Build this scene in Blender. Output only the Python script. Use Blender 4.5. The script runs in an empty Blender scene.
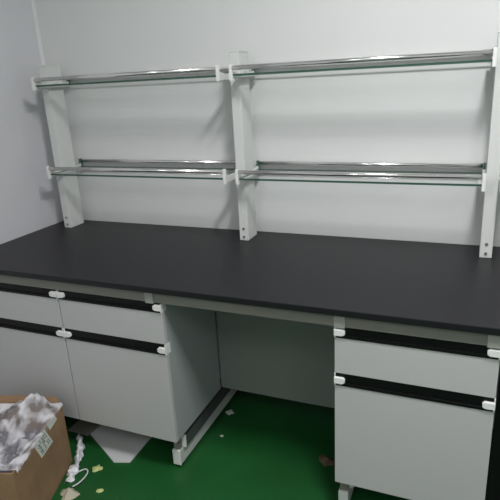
import bpy, bmesh, math, random
from mathutils import Vector, Matrix, noise
random.seed(7)
SC = bpy.context.scene
COL = SC.collection

# ------------------------------------------------------------------ materials
def mat(name, color, rough=0.5, metal=0.0, spec=0.5, noise_amt=0.0, noise_scale=6.0, bump=0.0, bump_scale=80.0, color2=None):
    m = bpy.data.materials.new(name); m.use_nodes = True
    nt = m.node_tree; b = nt.nodes['Principled BSDF']
    b.inputs['Base Color'].default_value = (*color, 1)
    b.inputs['Roughness'].default_value = rough
    b.inputs['Metallic'].default_value = metal
    b.inputs['Specular IOR Level'].default_value = spec
    tc = nt.nodes.new('ShaderNodeTexCoord')
    if noise_amt > 0 or color2:
        n = nt.nodes.new('ShaderNodeTexNoise'); n.inputs['Scale'].default_value = noise_scale
        n.inputs['Detail'].default_value = 5
        nt.links.new(tc.outputs['Object'], n.inputs['Vector'])
        r = nt.nodes.new('ShaderNodeValToRGB')
        c2 = color2 or tuple(max(0, c*(1-noise_amt)) for c in color)
        r.color_ramp.elements[0].position = .35; r.color_ramp.elements[1].position = .65
        r.color_ramp.elements[0].color = (*c2, 1); r.color_ramp.elements[1].color = (*color, 1)
        nt.links.new(n.outputs['Fac'], r.inputs['Fac']); nt.links.new(r.outputs['Color'], b.inputs['Base Color'])
    if bump > 0:
        n2 = nt.nodes.new('ShaderNodeTexNoise'); n2.inputs['Scale'].default_value = bump_scale
        n2.inputs['Detail'].default_value = 4
        nt.links.new(tc.outputs['Object'], n2.inputs['Vector'])
        bp = nt.nodes.new('ShaderNodeBump'); bp.inputs['Strength'].default_value = bump; bp.inputs['Distance'].default_value = .01
        nt.links.new(n2.outputs['Fac'], bp.inputs['Height']); nt.links.new(bp.outputs['Normal'], b.inputs['Normal'])
    return m

M = {}
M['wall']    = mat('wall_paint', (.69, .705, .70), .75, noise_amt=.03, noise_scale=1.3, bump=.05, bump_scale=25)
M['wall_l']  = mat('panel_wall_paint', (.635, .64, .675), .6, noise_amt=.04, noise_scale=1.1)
M['ceil']    = mat('ceiling_paint', (.86, .86, .86), .8)
M['floor']   = mat('green_epoxy_floor', (.011, .100, .022), .42, noise_amt=.28, noise_scale=2.2, bump=.06, bump_scale=8)
M['top']     = mat('black_phenolic_resin', (.0062, .0058, .0082), .44, spec=.42, bump=.03, bump_scale=300)
M['frame']   = mat('grey_coated_steel', (.19, .19, .17), .45)
M['foot']    = mat('light_grey_coated_steel', (.58, .60, .585), .42)
M['front']   = mat('light_grey_laminate_front', (.48, .48, .485), .38, noise_amt=.03, noise_scale=2)
M['side']    = mat('grey_laminate_panel', (.32, .355, .36), .5)
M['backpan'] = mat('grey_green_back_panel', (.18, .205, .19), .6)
M['black']   = mat('black_plastic', (.003, .003, .0035), .4, spec=.25)
M['darksteel'] = mat('dark_grey_steel', (.07, .08, .08), .4)
M['arm']     = mat('grey_arm_steel', (.32, .33, .31), .45)
M['cap']     = mat('white_plastic_cap', (.74, .75, .74), .4)
M['rack']    = mat('white_coated_rack_steel', (.63, .65, .635), .4)
M['chrome']  = mat('polished_stainless_steel', (.90, .88, .88), .17, metal=1)
M['edge']    = mat('green_cut_glass_edge', (.035, .085, .065), .15)
M['clamp']   = mat('green_grey_clamp_plastic', (.06, .13, .095), .3)
M['bolt']    = mat('dull_zinc_bolt', (.28, .28, .28), .35, metal=.7)
M['card']    = mat('brown_corrugated_card', (.30, .185, .10), .8, noise_amt=.22, noise_scale=9, bump=.15, bump_scale=30)
M['cardin']  = mat('inner_brown_card', (.30, .17, .10), .85)
M['label']   = mat('white_paper_label', (.66, .68, .63), .6)
M['ink']     = mat('faded_grey_green_ink', (.17, .22, .19), .7)
M['foam']    = mat('white_foam_board', (.56, .58, .58), .6)
M['beige']   = mat('beige_paper', (.45, .42, .33), .8)
M['dullboard'] = mat('dull_grey_board', (.26, .25, .22), .7)
M['leaf']    = mat('pale_yellow_green_scrap', (.50, .56, .22), .7)
M['brown']   = mat('dull_brown_scrap', (.10, .07, .045), .7)
M['pale']    = mat('pale_scrap', (.5, .55, .5), .7)
M['lampbox'] = mat('white_lamp_housing', (.8, .8, .8), .5)

def glass_mat():
    m = bpy.data.materials.new('clear_shelf_glass'); m.use_nodes = True
    nt = m.node_tree; nt.nodes.clear()
    o = nt.nodes.new('ShaderNodeOutputMaterial'); mx = nt.nodes.new('ShaderNodeMixShader')
    t = nt.nodes.new('ShaderNodeBsdfTransparent'); t.inputs['Color'].default_value = (.985, .994, .99, 1)
    g = nt.nodes.new('ShaderNodeBsdfGlossy'); g.inputs['Roughness'].default_value = .04
    f = nt.nodes.new('ShaderNodeFresnel'); f.inputs['IOR'].default_value = 1.45
    ge = nt.nodes.new('ShaderNodeNewGeometry'); inv = nt.nodes.new('ShaderNodeMath'); inv.operation = 'SUBTRACT'; inv.inputs[0].default_value = 1
    mu = nt.nodes.new('ShaderNodeMath'); mu.operation = 'MULTIPLY'
    nt.links.new(ge.outputs['Backfacing'], inv.inputs[1]); nt.links.new(inv.outputs[0], mu.inputs[0]); nt.links.new(f.outputs[0], mu.inputs[1])
    nt.links.new(mu.outputs[0], mx.inputs[0]); nt.links.new(t.outputs[0], mx.inputs[1]); nt.links.new(g.outputs[0], mx.inputs[2])
    nt.links.new(mx.outputs[0], o.inputs[0]); return m
M['glass'] = glass_mat()

def film_mat():
    m = bpy.data.materials.new('crinkled_clear_film'); m.use_nodes = True
    nt = m.node_tree; b = nt.nodes['Principled BSDF']
    b.inputs['Base Color'].default_value = (.88, .87, .92, 1); b.inputs['Roughness'].default_value = .22
    t = nt.nodes.new('ShaderNodeBsdfTransparent'); t.inputs['Color'].default_value = (.92, .92, .94, 1)
    tr = nt.nodes.new('ShaderNodeBsdfTranslucent'); tr.inputs['Color'].default_value = (.8, .8, .84, 1)
    m1 = nt.nodes.new('ShaderNodeMixShader'); m1.inputs[0].default_value = .25
    m2 = nt.nodes.new('ShaderNodeMixShader')
    tc = nt.nodes.new('ShaderNodeTexCoord'); n = nt.nodes.new('ShaderNodeTexNoise'); n.inputs['Scale'].default_value = 11
    nt.links.new(tc.outputs['Object'], n.inputs['Vector'])
    r = nt.nodes.new('ShaderNodeMapRange'); r.inputs['From Min'].default_value = .43; r.inputs['From Max'].default_value = .56
    r.inputs['To Min'].default_value = .2; r.inputs['To Max'].default_value = .92
    nt.links.new(n.outputs['Fac'], r.inputs['Value'])
    nt.links.new(b.outputs[0], m1.inputs[1]); nt.links.new(tr.outputs[0], m1.inputs[2])
    nt.links.new(r.outputs[0], m2.inputs[0]); nt.links.new(t.outputs[0], m2.inputs[1]); nt.links.new(m1.outputs[0], m2.inputs[2])
    nt.links.new(m2.outputs[0], nt.nodes['Material Output'].inputs[0]); return m
M['film'] = film_mat()
M['whitefilm'] = mat('white_film', (.75, .76, .80), .3)
M['bubble'] = mat('grey_wrapped_contents', (.12, .115, .14), .5, noise_amt=.4, noise_scale=14)

def emis(name, col, s):
    m = bpy.data.materials.new(name); m.use_nodes = True; b = m.node_tree.nodes['Principled BSDF']
    b.inputs['Emission Color'].default_value = (*col, 1); b.inputs['Emission Strength'].default_value = s
    b.inputs['Base Color'].default_value = (.8, .8, .8, 1); return m
M['lamp'] = emis('lit_lamp_diffuser', (1, .985, .95), 6)

# ------------------------------------------------------------------ helpers
class MB:
    def __init__(self): self.bm = bmesh.new()
    def box(self, x0, x1, y0, y1, z0, z1, bev=0.0, mi=0):
        t = bmesh.new(); bmesh.ops.create_cube(t, size=1)
        for v in t.verts: v.co = Vector(((x0+x1)/2+v.co.x*(x1-x0), (y0+y1)/2+v.co.y*(y1-y0), (z0+z1)/2+v.co.z*(z1-z0)))
        if bev: bmesh.ops.bevel(t, geom=t.edges[:], offset=bev, segments=2, affect='EDGES', profile=.6)
        self._m(t, mi); return self
    def cyl(self, a, b, r, seg=16, r2=None, mi=0):
        a, b = Vector(a), Vector(b); t = bmesh.new(); d = b-a
        bmesh.ops.create_cone(t, cap_ends=True, segments=seg, radius1=r, radius2=r if r2 is None else r2, depth=d.length)
        rot = d.to_track_quat('Z', 'Y').to_matrix().to_4x4()
        bmesh.ops.transform(t, matrix=Matrix.Translation((a+b)/2) @ rot, verts=t.verts)
        self._m(t, mi); return self
    def prism(self, pts, axis, lo, hi, bev=0.0, mi=0):   # outline in the other two axes
        t = bmesh.new()
        def P(p, w):
            return {'x': (w, p[0], p[1]), 'y': (p[0], w, p[1]), 'z': (p[0], p[1], w)}[axis]
        A = [t.verts.new(P(p, lo)) for p in pts]; B = [t.verts.new(P(p, hi)) for p in pts]
        t.faces.new(A); t.faces.new(B[::-1])
        for i in range(len(pts)):
            j = (i+1) % len(pts); t.faces.new((A[j], A[i], B[i], B[j]))
        bmesh.ops.recalc_face_normals(t, faces=t.faces[:])
        if bev: bmesh.ops.bevel(t, geom=t.edges[:], offset=bev, segments=2, affect='EDGES', profile=.6)
        self._m(t, mi); return self
    def _m(self, t, mi):
        for f in t.faces: f.material_index = mi
        me = bpy.data.meshes.new('tmp'); t.to_mesh(me); t.free(); self.bm.from_mesh(me); bpy.data.meshes.remove(me)
    def build(self, name, mats, parent=None, smooth=False, origin=None):
        me = bpy.data.meshes.new(name)
        if origin: bmesh.ops.translate(self.bm, vec=-Vector(origin), verts=self.bm.verts)
        self.bm.to_mesh(me); self.bm.free()
        for m in (mats if isinstance(mats, (list, tuple)) else [mats]): me.materials.append(m)
        if smooth:
            for p in me.polygons: p.use_smooth = len(p.vertices) <= 4
        o = bpy.data.objects.new(name, me); COL.objects.link(o)
        if origin: o.location = origin
        if parent: o.parent = parent
        return o

def tag(o, label, cat, group=None):
    o['label'] = label; o['category'] = cat
    if group: o['group'] = group
    return o
def thing(name, label, cat, loc=(0, 0, 0), group=None):
    o = bpy.data.objects.new(name, None); COL.objects.link(o); o.location = loc
    o.empty_display_size = .1
    return tag(o, label, cat, group)
def struct(name, mb, m):
    o = mb.build(name, m); o['kind'] = 'structure'; return o
def copy_tree(o, parent=None):
    c = o.copy(); COL.objects.link(c); c.parent = parent
    for ch in [k for k in o.children]: copy_tree(ch, c)
    return c

# ------------------------------------------------------------------ room
RX, RY, RZ = 4.2, -3.9, 2.8
struct('floor', MB().box(-.1, RX+.1, RY-.1, .1, -.1, 0), M['floor'])
struct('ceiling', MB().box(-.1, RX+.1, RY-.1, .1, RZ, RZ+.1), M['ceil'])
struct('wall_back', MB().box(-.1, RX+.1, 0, .1, 0, RZ), M['wall'])
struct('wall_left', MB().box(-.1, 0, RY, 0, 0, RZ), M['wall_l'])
struct('wall_right', MB().box(RX, RX+.1, RY, 0, 0, RZ), M['wall'])
struct('wall_front', MB().box(-.1, RX+.1, RY-.1, RY, 0, RZ), M['wall'])
struct('trim_1', MB().prism([(0, 0), (.012, 0), (0, -.012)], 'z', .85, RZ), M['wall'])   # sealant bead in the wall corner

# ------------------------------------------------------------------ bench
BX1 = 3.25
WF = -.762
HZ = .85
w = MB().box(.003, BX1, WF, -.003, .8275, HZ, bev=.0025).build('worktop', M['top'])
tag(w, 'long matt black lab worktop running along the white back wall', 'worktop')

bf = thing('bench_frame', 'grey steel C-frame carrying the black worktop, feet on the green floor', 'frame', (1.5, -.4, 0))
def fp(name, mb, m, parent=bf, smooth=False):
    o = mb.build(name, m, None, smooth)
    if parent is bf: o.parent = bf; o.location = Vector((-1.5, .4, 0))
    else: o.parent = parent
    return o
fr = [(.045, .08), (.981, 1.016), (1.684, 1.719), (2.128, 2.163), (3.16, 3.195)]
fp('front_rail', MB().box(.02, BX1-.02, -.742, -.715, .783, .827), M['frame'])
fp('rear_rail', MB().box(.02, BX1-.02, -.09, -.05, .785, .827), M['frame'])
for (a, b) in fr:
    fp('top_arm', MB().box(a, b, -.747, -.09, .7797, .8268, bev=.001), M['arm'])
    fp('column', MB().box(a, b, -.10, -.05, .088, .779), M['foot'])
    f = fp('foot', MB().box(a, b, -.678, -.05, .016, .086, bev=.002), M['foot'])
    e = MB().box(a-.0005, b+.0005, -.685, -.678, .0155, .0865, bev=.001).build('end_cap', M['cap']); e.parent = f
    for y in (-.655, -.08):
        p = MB().cyl(((a+b)/2, y, 0), ((a+b)/2, y, .016), .014).build('levelling_foot', M['black']); p.parent = f
    sp = fp('support_rail', MB().box(a+.016, b+.014, -.645, -.10, .0865, .140), M['darksteel'])
    e = MB().box(a+.016, b+.014, -.655, -.645, .0865, .146, bev=.002).build('end_cap', M['cap']); e.parent = sp
    for y in (-.665,):
        fp('spacer', MB().box(a+.004, b-.002, -.675, -.657, .0866, .172), M['frame'])

# cabinets
Z1, Z2, Z3, ZB = .743, .6145, .569, .176
CW = .035
def handle(parent, W, z0, z1, yf):
    h = MB().box(.004, W-.004, yf+.002, yf+.03, z0+.001, z1-.001).box(.006, W-.006, yf-.003, yf+.003, z0+.0005, z0+.011, bev=.001)
    o = h.build('handle_strip', M['black'], parent)
    for s in (0, 1):
        x0 = 0.0 if s == 0 else W-CW
        pts = [(x0, z0+.009), (x0+CW, z0+.009), (x0+CW, z0+.030), (x0, z0+.030)]
        if s == 0: pts = [(x0, z0+.009), (x0+CW-.010, z0+.009), (x0+CW, z0+.014), (x0+CW, z0+.026), (x0+CW-.006, z0+.031), (x0, z0+.031)]
        else: pts = [(x0+.008, z0+.009), (x0+CW, z0+.009), (x0+CW, z0+.031), (x0+.006, z0+.031), (x0, z0+.026), (x0, z0+.014)]
        ex0, ex1 = (0.0003, .0038) if s == 0 else (W-.0038, W-.0003)
        MB().prism(pts, 'y', yf-.008, yf+.004, bev=.0015).box(ex0, ex1, yf-.004, yf+.030, z0+.001, z1-.001).build('handle_cap', M['cap'], o)
def cabinet(label):
    W = .4815; yf = 0.0       # local origin: front lower left corner on the floor plane
    t = thing('base_cabinet', label, 'cabinet', (0, 0, 0), 'hanging base cabinets under the worktop')
    D = .41
    b = MB()
    b.box(.001, .018, .0185, D, ZB, .779).box(W-.018, W-.001, .0185, D, ZB, .779)
    b.box(.018, W-.018, .0185, D, ZB, ZB+.016).box(.018, W-.018, .0185, D, .763, .779)
    b.box(.018, W-.018, D-.016, D, ZB+.016, .763)
    b.build('body', M['side'], t)
    d = MB().box(.001, W-.001, yf, yf+.018, Z2, Z1, bev=.001)
    dr = d.build('drawer', M['front'], t); handle(dr, W, Z1, .779, yf)
    d = MB().box(.001, W-.001, yf, yf+.018, ZB, Z3, bev=.001)
    do = d.build('door', M['front'], t); handle(do, W, Z3, Z2, yf)
    return t
cab = cabinet('grey base cabinet with drawer and door, left end behind the open box')
cab.location = (.079, -.74, 0)
for x, lab in ((.563, 'grey base cabinet with drawer and door, right beside the open knee space'),
               (1.684, 'grey base cabinet with drawer and door standing alone on the right side')):
    c = copy_tree(cab); c.location = (x, -.74, 0); c['label'] = lab

o = MB().box(1.0455, 1.683, -.324, -.308, .179, .826).build('back_panel', M['backpan'])
tag(o, 'plain grey-green panel closing the back of the open knee space', 'panel')

# ------------------------------------------------------------------ reagent rack
rk = thing('reagent_rack', 'two-tier white steel reagent rack with shiny rails standing on the worktop', 'rack', (1.13, -.1, HZ))
def rp(name, mb, m, parent=None, smooth=False):
    o = mb.build(name, m, None, smooth)
    if parent is None: o.parent = rk; o.location = -Vector((1.13, -.1, HZ))
    else: o.parent = parent
    return o
posts = [(.113, .157), (1.109, 1.152), (2.0985, 2.142), (3.08, 3.124)]
PF, PB, PT = -.159, -.059, 1.642
for (a, b) in posts:
    p = rp('post', MB().box(a, b, PF, PB, HZ+.0005, PT, bev=.003), M['rack'])
    rp('post_cap', MB().box(a-.001, b+.001, PF-.001, PB+.001, PT, PT+.005, bev=.002), M['rack'], p)
    for z in (.905, .868):
        rp('bolt', MB().cyl(((a+b)/2, PF-.004, z), ((a+b)/2, PF, z), .0055), M['bolt'], p, True)
SF, SB = -.256, -.022
RR = .0085
bays = [(posts[i][1], posts[i+1][0]) for i in range(3)]
for zr, zg in ((1.176, 1.146), (1.582, 1.555)):
    for bi, (a, b) in enumerate(bays):
        gtop = zg+.004; gbot = zg-.004
        for s, (x0, x1) in enumerate(((a, a+.012), (b-.012, b))):
            prof = [(SF+.004, gbot-.012), (SF+.004, zr-.012), (SF+.05, gtop+.004), (SB-.035, gtop+.004), (SB-.006, zr-.012), (SB-.006, gbot-.012)]
            br = rp('shelf_bracket', MB().prism(prof, 'x', x0+.0003, x1-.0003), M['rack'])
            xi = x0 if s == 0 else x1-.004
            # ledge carrying the glass, front cap, clamps holding the rails
            lx0, lx1 = (x1, x1+.014) if s == 0 else (x0-.014, x0)
            rp('ledge', MB().box(lx0, lx1, SF+.012, SB-.01, gbot-.004, gbot-.0005), M['rack'], br)
            rp('bracket_cap', MB().box(x0-.001 if s else x0+.001, x1+.001 if s == 0 else x1-.001, SF-.010, SF+.004, gbot-.016, zr+.012, bev=.002), M['cap'], br)
            rp('rail_clamp', MB().box(x0+.001, x1-.001, SB-.010, SB+.010, gbot-.002, zr+.011, bev=.003), M['clamp'], br)
            rp('bolt', MB().cyl(((x0+x1)/2, -.11, gtop+.004), ((x0+x1)/2, -.11, gtop+.007), .005), M['bolt'], br)
        rp('front_rail', MB().cyl((a+.012, SF, zr), (b-.012, SF, zr), RR, 40), M['chrome'], None, True)
        rp('rear_rail', MB().cyl((a+.012, SB, zr), (b-.012, SB, zr), RR, 40), M['chrome'], None, True)
        g = MB().box(a+.0125, b-.0125, SF+.002, SB-.004, gbot, gtop)
        go = g.build('glass_shelf', [M['glass'], M['edge']])
        for p in go.data.polygons:
            if abs(p.normal.z) < .5: p.material_index = 1
        tier = 'lower' if zr < 1.3 else 'upper'
        side = ('in the left bay, nearest the left wall', 'in the middle bay, between the centre and right posts', 'beyond the right post, mostly out of view')[bi]
        tag(go, 'clear green-edged glass shelf, %s tier %s' % (tier, side), 'shelf', 'glass shelves on the rack')

# ------------------------------------------------------------------ open carton with plastic film
ang = math.radians(-71)
d1 = Vector((math.cos(ang), math.sin(ang), 0)); d2 = Vector((d1.y, -d1.x, 0))   # along the right face; towards the left
CO = Vector((.540, -.800, 0))
L1, L2, BH = .42, .38, .298
bx = thing('cardboard_box', 'open brown cardboard box stuffed with plastic film in front of the left cabinet', 'box', CO)
bx.rotation_euler = (0, 0, math.atan2(d1.y, d1.x))
# local axes: x along the right face towards the camera, -y = towards the left
def bxy(o): o.parent = bx; return o
T = .005
b = MB()
b.box(0, L1, -T, 0, .002, BH).box(0, L1, -L2, -L2+T, .002, BH)
b.box(0, T, -L2+T, -T, .002, BH).box(L1-T, L1, -L2+T, -T, .002, BH).box(T, L1-T, -L2+T, -T, .002, .008)
bo = b.build('body', M['card'])
bxy(bo)
def flap(pts, name='flap'):
    bm = bmesh.new(); vs = [bm.verts.new(p) for p in pts]; bm.faces.new(vs)
    bmesh.ops.subdivide_edges(bm, edges=bm.edges[:], cuts=5, use_grid_fill=True)
    for v in bm.verts: v.co += Vector((0, 0, 1))*(noise.noise(v.co*14)*.006)
    r = bmesh.ops.solidify(bm, geom=bm.faces[:], thickness=.004)
    m = MB(); m.bm.free(); m.bm = bm
    o = m.build(name, M['card']); o.parent = bx; return o
flap([(0, -.005, BH), (0, -L2+.005, BH), (-.012, -L2+.02, BH+.03), (-.012, -.03, BH+.022)])          # back flap, leaning up against the cabinet
flap([(.01, -L2, BH), (L1-.01, -L2, BH), (L1-.03, -L2-.10, BH-.05), (.03, -L2-.10, BH-.05)])          # left flap, folded outwards
# labels on the right face (local x, z)
def label_on(pts, marks=True):
    m = MB().prism(pts, 'y', .0006, .0016); lo = m.build('shipping_label', M['label']); lo.parent = bx
    lo['label'] = 'white paper label'
    A, B, C_, D = [Vector((p[0], 0, p[1])) for p in pts[:4]]
    if not marks: return
    mk = MB(); rnd = random.Random(3)
    def P(u, v): return A.lerp(B, u).lerp(D.lerp(C_, u), v)
    for i in range(7):
        v0 = .12+i*.115; u = .12
        while u < .85:
            du = rnd.uniform(.05, .16); hh = .05 if i not in (2, 5) else .085
            if rnd.random() < .75:
                q = [P(u, v0), P(min(u+du, .9), v0), P(min(u+du, .9), v0+hh), P(u, v0+hh)]
                mk.prism([(p.x, p.z) for p in q], 'y', .0017, .0021)
            u += du+.03
    k = mk.build('printed_marks', M['ink']); k.parent = lo
label_on([(.174, .295), (.128, .203), (.230, .206), (.270, .295)])
label_on([(.084, .296), (.064, .262), (.134, .260), (.148, .296)], False)

def crumple(name, m, nx, ny, fn, solid=.0006, parent=None, seed=0, loc=None, rot=0, smooth=True):
    bm = bmesh.new(); V = [[bm.verts.new(fn(i/(nx-1), j/(ny-1))) for j in range(ny)] for i in range(nx)]
    for i in range(nx-1):
        for j in range(ny-1): bm.faces.new((V[i][j], V[i+1][j], V[i+1][j+1], V[i][j+1]))
    mb = MB(); mb.bm.free(); mb.bm = bm
    o = mb.build(name, m, parent, smooth)
    if loc is not None: o.location = loc
    o.rotation_euler = (0, 0, rot)
    return o
def ridge(p, s, k=0):
    n = noise.noise(Vector((p[0]*s+k, p[1]*s*1.3-k, k*1.7)))
    return 1-2*abs(n)
def bag(u, v):      # u along the right face, v from right edge to the left
    x = .012+(L1-.024)*u; y = -.010-(L2-.02)*v
    e = min(u, 1-u, v, 1-v); e = min(1, e/.10)
    hump = .075*math.exp(-((x-.05)**2+(y+.09)**2)/.006) + .035*math.exp(-((x-.13)**2+(y+.20)**2)/.006)
    dip = -.075*math.exp(-((x-.20)**2+(y+.17)**2)/.009) - .04*math.exp(-((x-.30)**2+(y+.07)**2)/.004) - .045*math.exp(-((x-.04)**2+(y+.30)**2)/.012)
    r = .036*(ridge((x, y), 9, 1)-.7) + .017*(ridge((x, y), 22, 4)-.7) + .006*(ridge((x, y), 50, 9)-.7)
    z = BH-.004 + (hump+dip+r)*e + .008
    x += .012*noise.noise(Vector((x*20, y*20, 5)))*e; y += .012*noise.noise(Vector((x*20, y*20, 9)))*e
    if v < .015: y = .010; z = BH-.004-.018*abs(noise.noise(Vector((x*25, 3, 1))))
    elif v < .028: y = .006; z = BH+.006
    return Vector((x, y, z))
fb = crumple('plastic_film', M['film'], 90, 80, bag, loc=CO, rot=math.atan2(d1.y, d1.x))
tag(fb, 'crumpled translucent plastic film bulging from the top of the open box', 'plastic film')
def inner(u, v):
    x = .012+(L1-.024)*u; y = -.012-(L2-.024)*v
    z = BH-.15 + .035*ridge((x, y), 12, 3) + .01*ridge((x, y), 30, 2)
    if min(u, 1-u, v, 1-v) < 1e-6: z = .012
    return Vector((x, y, z))
ib = crumple('wrapped_parcel', M['bubble'], 50, 44, inner, loc=CO, rot=math.atan2(d1.y, d1.x))
tag(ib, 'dark grey wrapped contents seen through the film inside the box', 'parcel')

# strip of white film lying on the floor by the box
path = [(.470, -.665, .030), (.508, -.705, .045), (.552, -.765, .040), (.578, -.815, .030), (.594, -.865, .020), (.612, -.915, .012)]
wd = [.004, .018, .026, .018, .030, .016]
def strip(u, v):
    t = u*(len(path)-1); i = min(int(t), len(path)-2); f = t-i
    p = Vector(path[i]).lerp(Vector(path[i+1]), f); ww = wd[i]*(1-f)+wd[i+1]*f
    q = p + Vector((.93, .36, 0))*((v-.5)*ww*1.5)
    q.z = max(.001, q.z*(.25+.75*math.sin(v*math.pi)) + .014*noise.noise(q*70))
    q.x += .016*noise.noise(q*50); q.y += .012*noise.noise(q*65)
    return q
sf = crumple('film_strip', M['whitefilm'], 60, 12, strip)
tag(sf, 'twisted strip of white plastic film on green floor along the box side', 'plastic film')
# thin curled loop off the strip
lp = MB(); pts = []
for k in range(15):
    a = math.radians(-70+k*17); pts.append(Vector((.640+.036*math.cos(a), -.885+.050*math.sin(a), .010+.012*math.sin(k*.3))))
for p, q in zip(pts, pts[1:]): lp.cyl(p, q, .0028, 8)
lo = lp.build('film_curl', M['whitefilm'], sf, True)
# beige paper lump
def lump(cx, cy, r, h, s):
    def fn(u, v):
        a = u*2*math.pi; rr = r*v*(1+.75*noise.noise(Vector((math.cos(a)*1.9+s, math.sin(a)*1.9, s))))
        z = .001+h*(1-v)*(1+.6*noise.noise(Vector((rr*40*math.cos(a), rr*40*math.sin(a), s))))
        return Vector((cx+rr*math.cos(a)*1.25, cy+rr*math.sin(a), max(.001, z)))
    return fn
def scrap(name, m, x, y, r, h, s, label, cat, group=None, smooth=False):
    o = crumple(name, m, 15, 6, lump(0, 0, r, h, s), loc=(x, y, 0), smooth=smooth); tag(o, label, cat, group); return o
scrap('paper_scrap', M['beige'], .660, -.965, .034, .03, 3, 'crumpled beige paper lump on floor at the box corner', 'paper')
scrap('paper_scrap', M['pale'], .712, -1.045, .03, .02, 8, 'pale torn paper piece at the bottom edge below the beige lump', 'paper')
scrap('leaf_scrap', M['leaf'], .674, -.806, .019, .010, 5, 'larger pale yellow-green scrap on the green floor right of the box', 'scrap')
scrap('leaf_scrap', M['leaf'], .767, -.906, .012, .008, 11, 'smaller pale yellow-green scrap on the green floor, nearer the camera', 'scrap')
scrap('pale_chip', M['pale'], 1.045, -.262, .020, .006, 2, 'small pale chip on floor beside the steel foot in knee space', 'scrap')
scrap('pale_chip', M['pale'], 1.087, -.438, .007, .004, 6, 'tiny pale speck on the green floor of the knee space', 'scrap')
scrap('dry_leaf', M['brown'], 1.585, -.445, .032, .016, 9, 'dull brown dry leaf on dark floor left of the right cabinet', 'scrap')

o = MB().box(2.1715, 2.75, -.70, -.682, .004, .775).build('dark_space_filler', M['black'])  # added stand-in panel, blacks out the dark space right of the cabinet
tag(o, 'added black panel filling the dark space under the worktop at the right edge, beside the right cabinet', 'panel')
# white board offcuts under the middle cabinet
p = [(.500, -.628), (.722, -.752), (.790, -.730), (.785, -.565), (.80, -.42), (.52, -.42)]
o = MB().prism(p, 'z', .002, .008, bev=.0008).build('board_offcut', M['foam']); tag(o, 'white board offcut with pointed front lying under the middle cabinet', 'board')
o = MB().prism([(.38, -.640), (.494, -.640), (.51, -.42), (.38, -.42)], 'z', .002, .010, bev=.0008).build('board_offcut', M['dullboard'])
tag(o, 'dull grey board strip under the cabinets, left of the white offcut', 'board')

# ------------------------------------------------------------------ lamps
def lamp(x, y, sx, sy, power, label, col=(1, .98, .985)):
    t = thing('ceiling_light', label, 'ceiling light', (x, y, RZ), 'ceiling lights')
    MB().box(-sx/2-.02, sx/2+.02, -sy/2-.02, sy/2+.02, -.03, 0, bev=.004).build('housing', M['lampbox'], t)
    MB().box(-sx/2, sx/2, -sy/2, sy/2, -.036, -.0305).build('diffuser', M['lamp'], t)
    L = bpy.data.lights.new('lamp', 'AREA'); L.shape = 'RECTANGLE'; L.size = sx; L.size_y = sy; L.energy = power; L.color = col
    lo = bpy.data.objects.new('lamp', L); COL.objects.link(lo); lo.location = (x, y, RZ-.04)
    return t
lamp(2.15, -1.5, .26, .5, 48, 'ceiling light above the middle of the bench')
lamp(1.2, -3.2, .22, .9, 11, 'ceiling light towards the room front, left')
lamp(3.3, -3.0, .22, .9, 11, 'ceiling light towards the room front, right')

w = bpy.data.worlds.new('world'); SC.world = w; w.use_nodes = True
w.node_tree.nodes['Background'].inputs[0].default_value = (.5, .52, .55, 1); w.node_tree.nodes['Background'].inputs[1].default_value = .1

# ------------------------------------------------------------------ camera
cam = bpy.data.cameras.new('camera'); co = bpy.data.objects.new('camera', cam); COL.objects.link(co)
r = Vector((0.92264168, 0.38214801, -0.05191556)); u = Vector((-0.07353139, 0.30645987, 0.94903924)); f = Vector((-0.37858349, 0.87180574, -0.31085253))
mt = Matrix(((r.x, u.x, -f.x, 2.0574), (r.y, u.y, -f.y, -2.2363), (r.z, u.z, -f.z, 1.5479), (0, 0, 0, 1)))
co.matrix_world = mt
cam.sensor_width = 36; cam.lens = 530.9678*36/500; cam.clip_start = .05
SC.camera = co
SC.view_settings.view_transform = 'Standard'; SC.view_settings.look = 'None'; SC.view_settings.gamma = 1
SC.view_settings.use_curve_mapping = False; SC.view_settings.exposure = 0.0
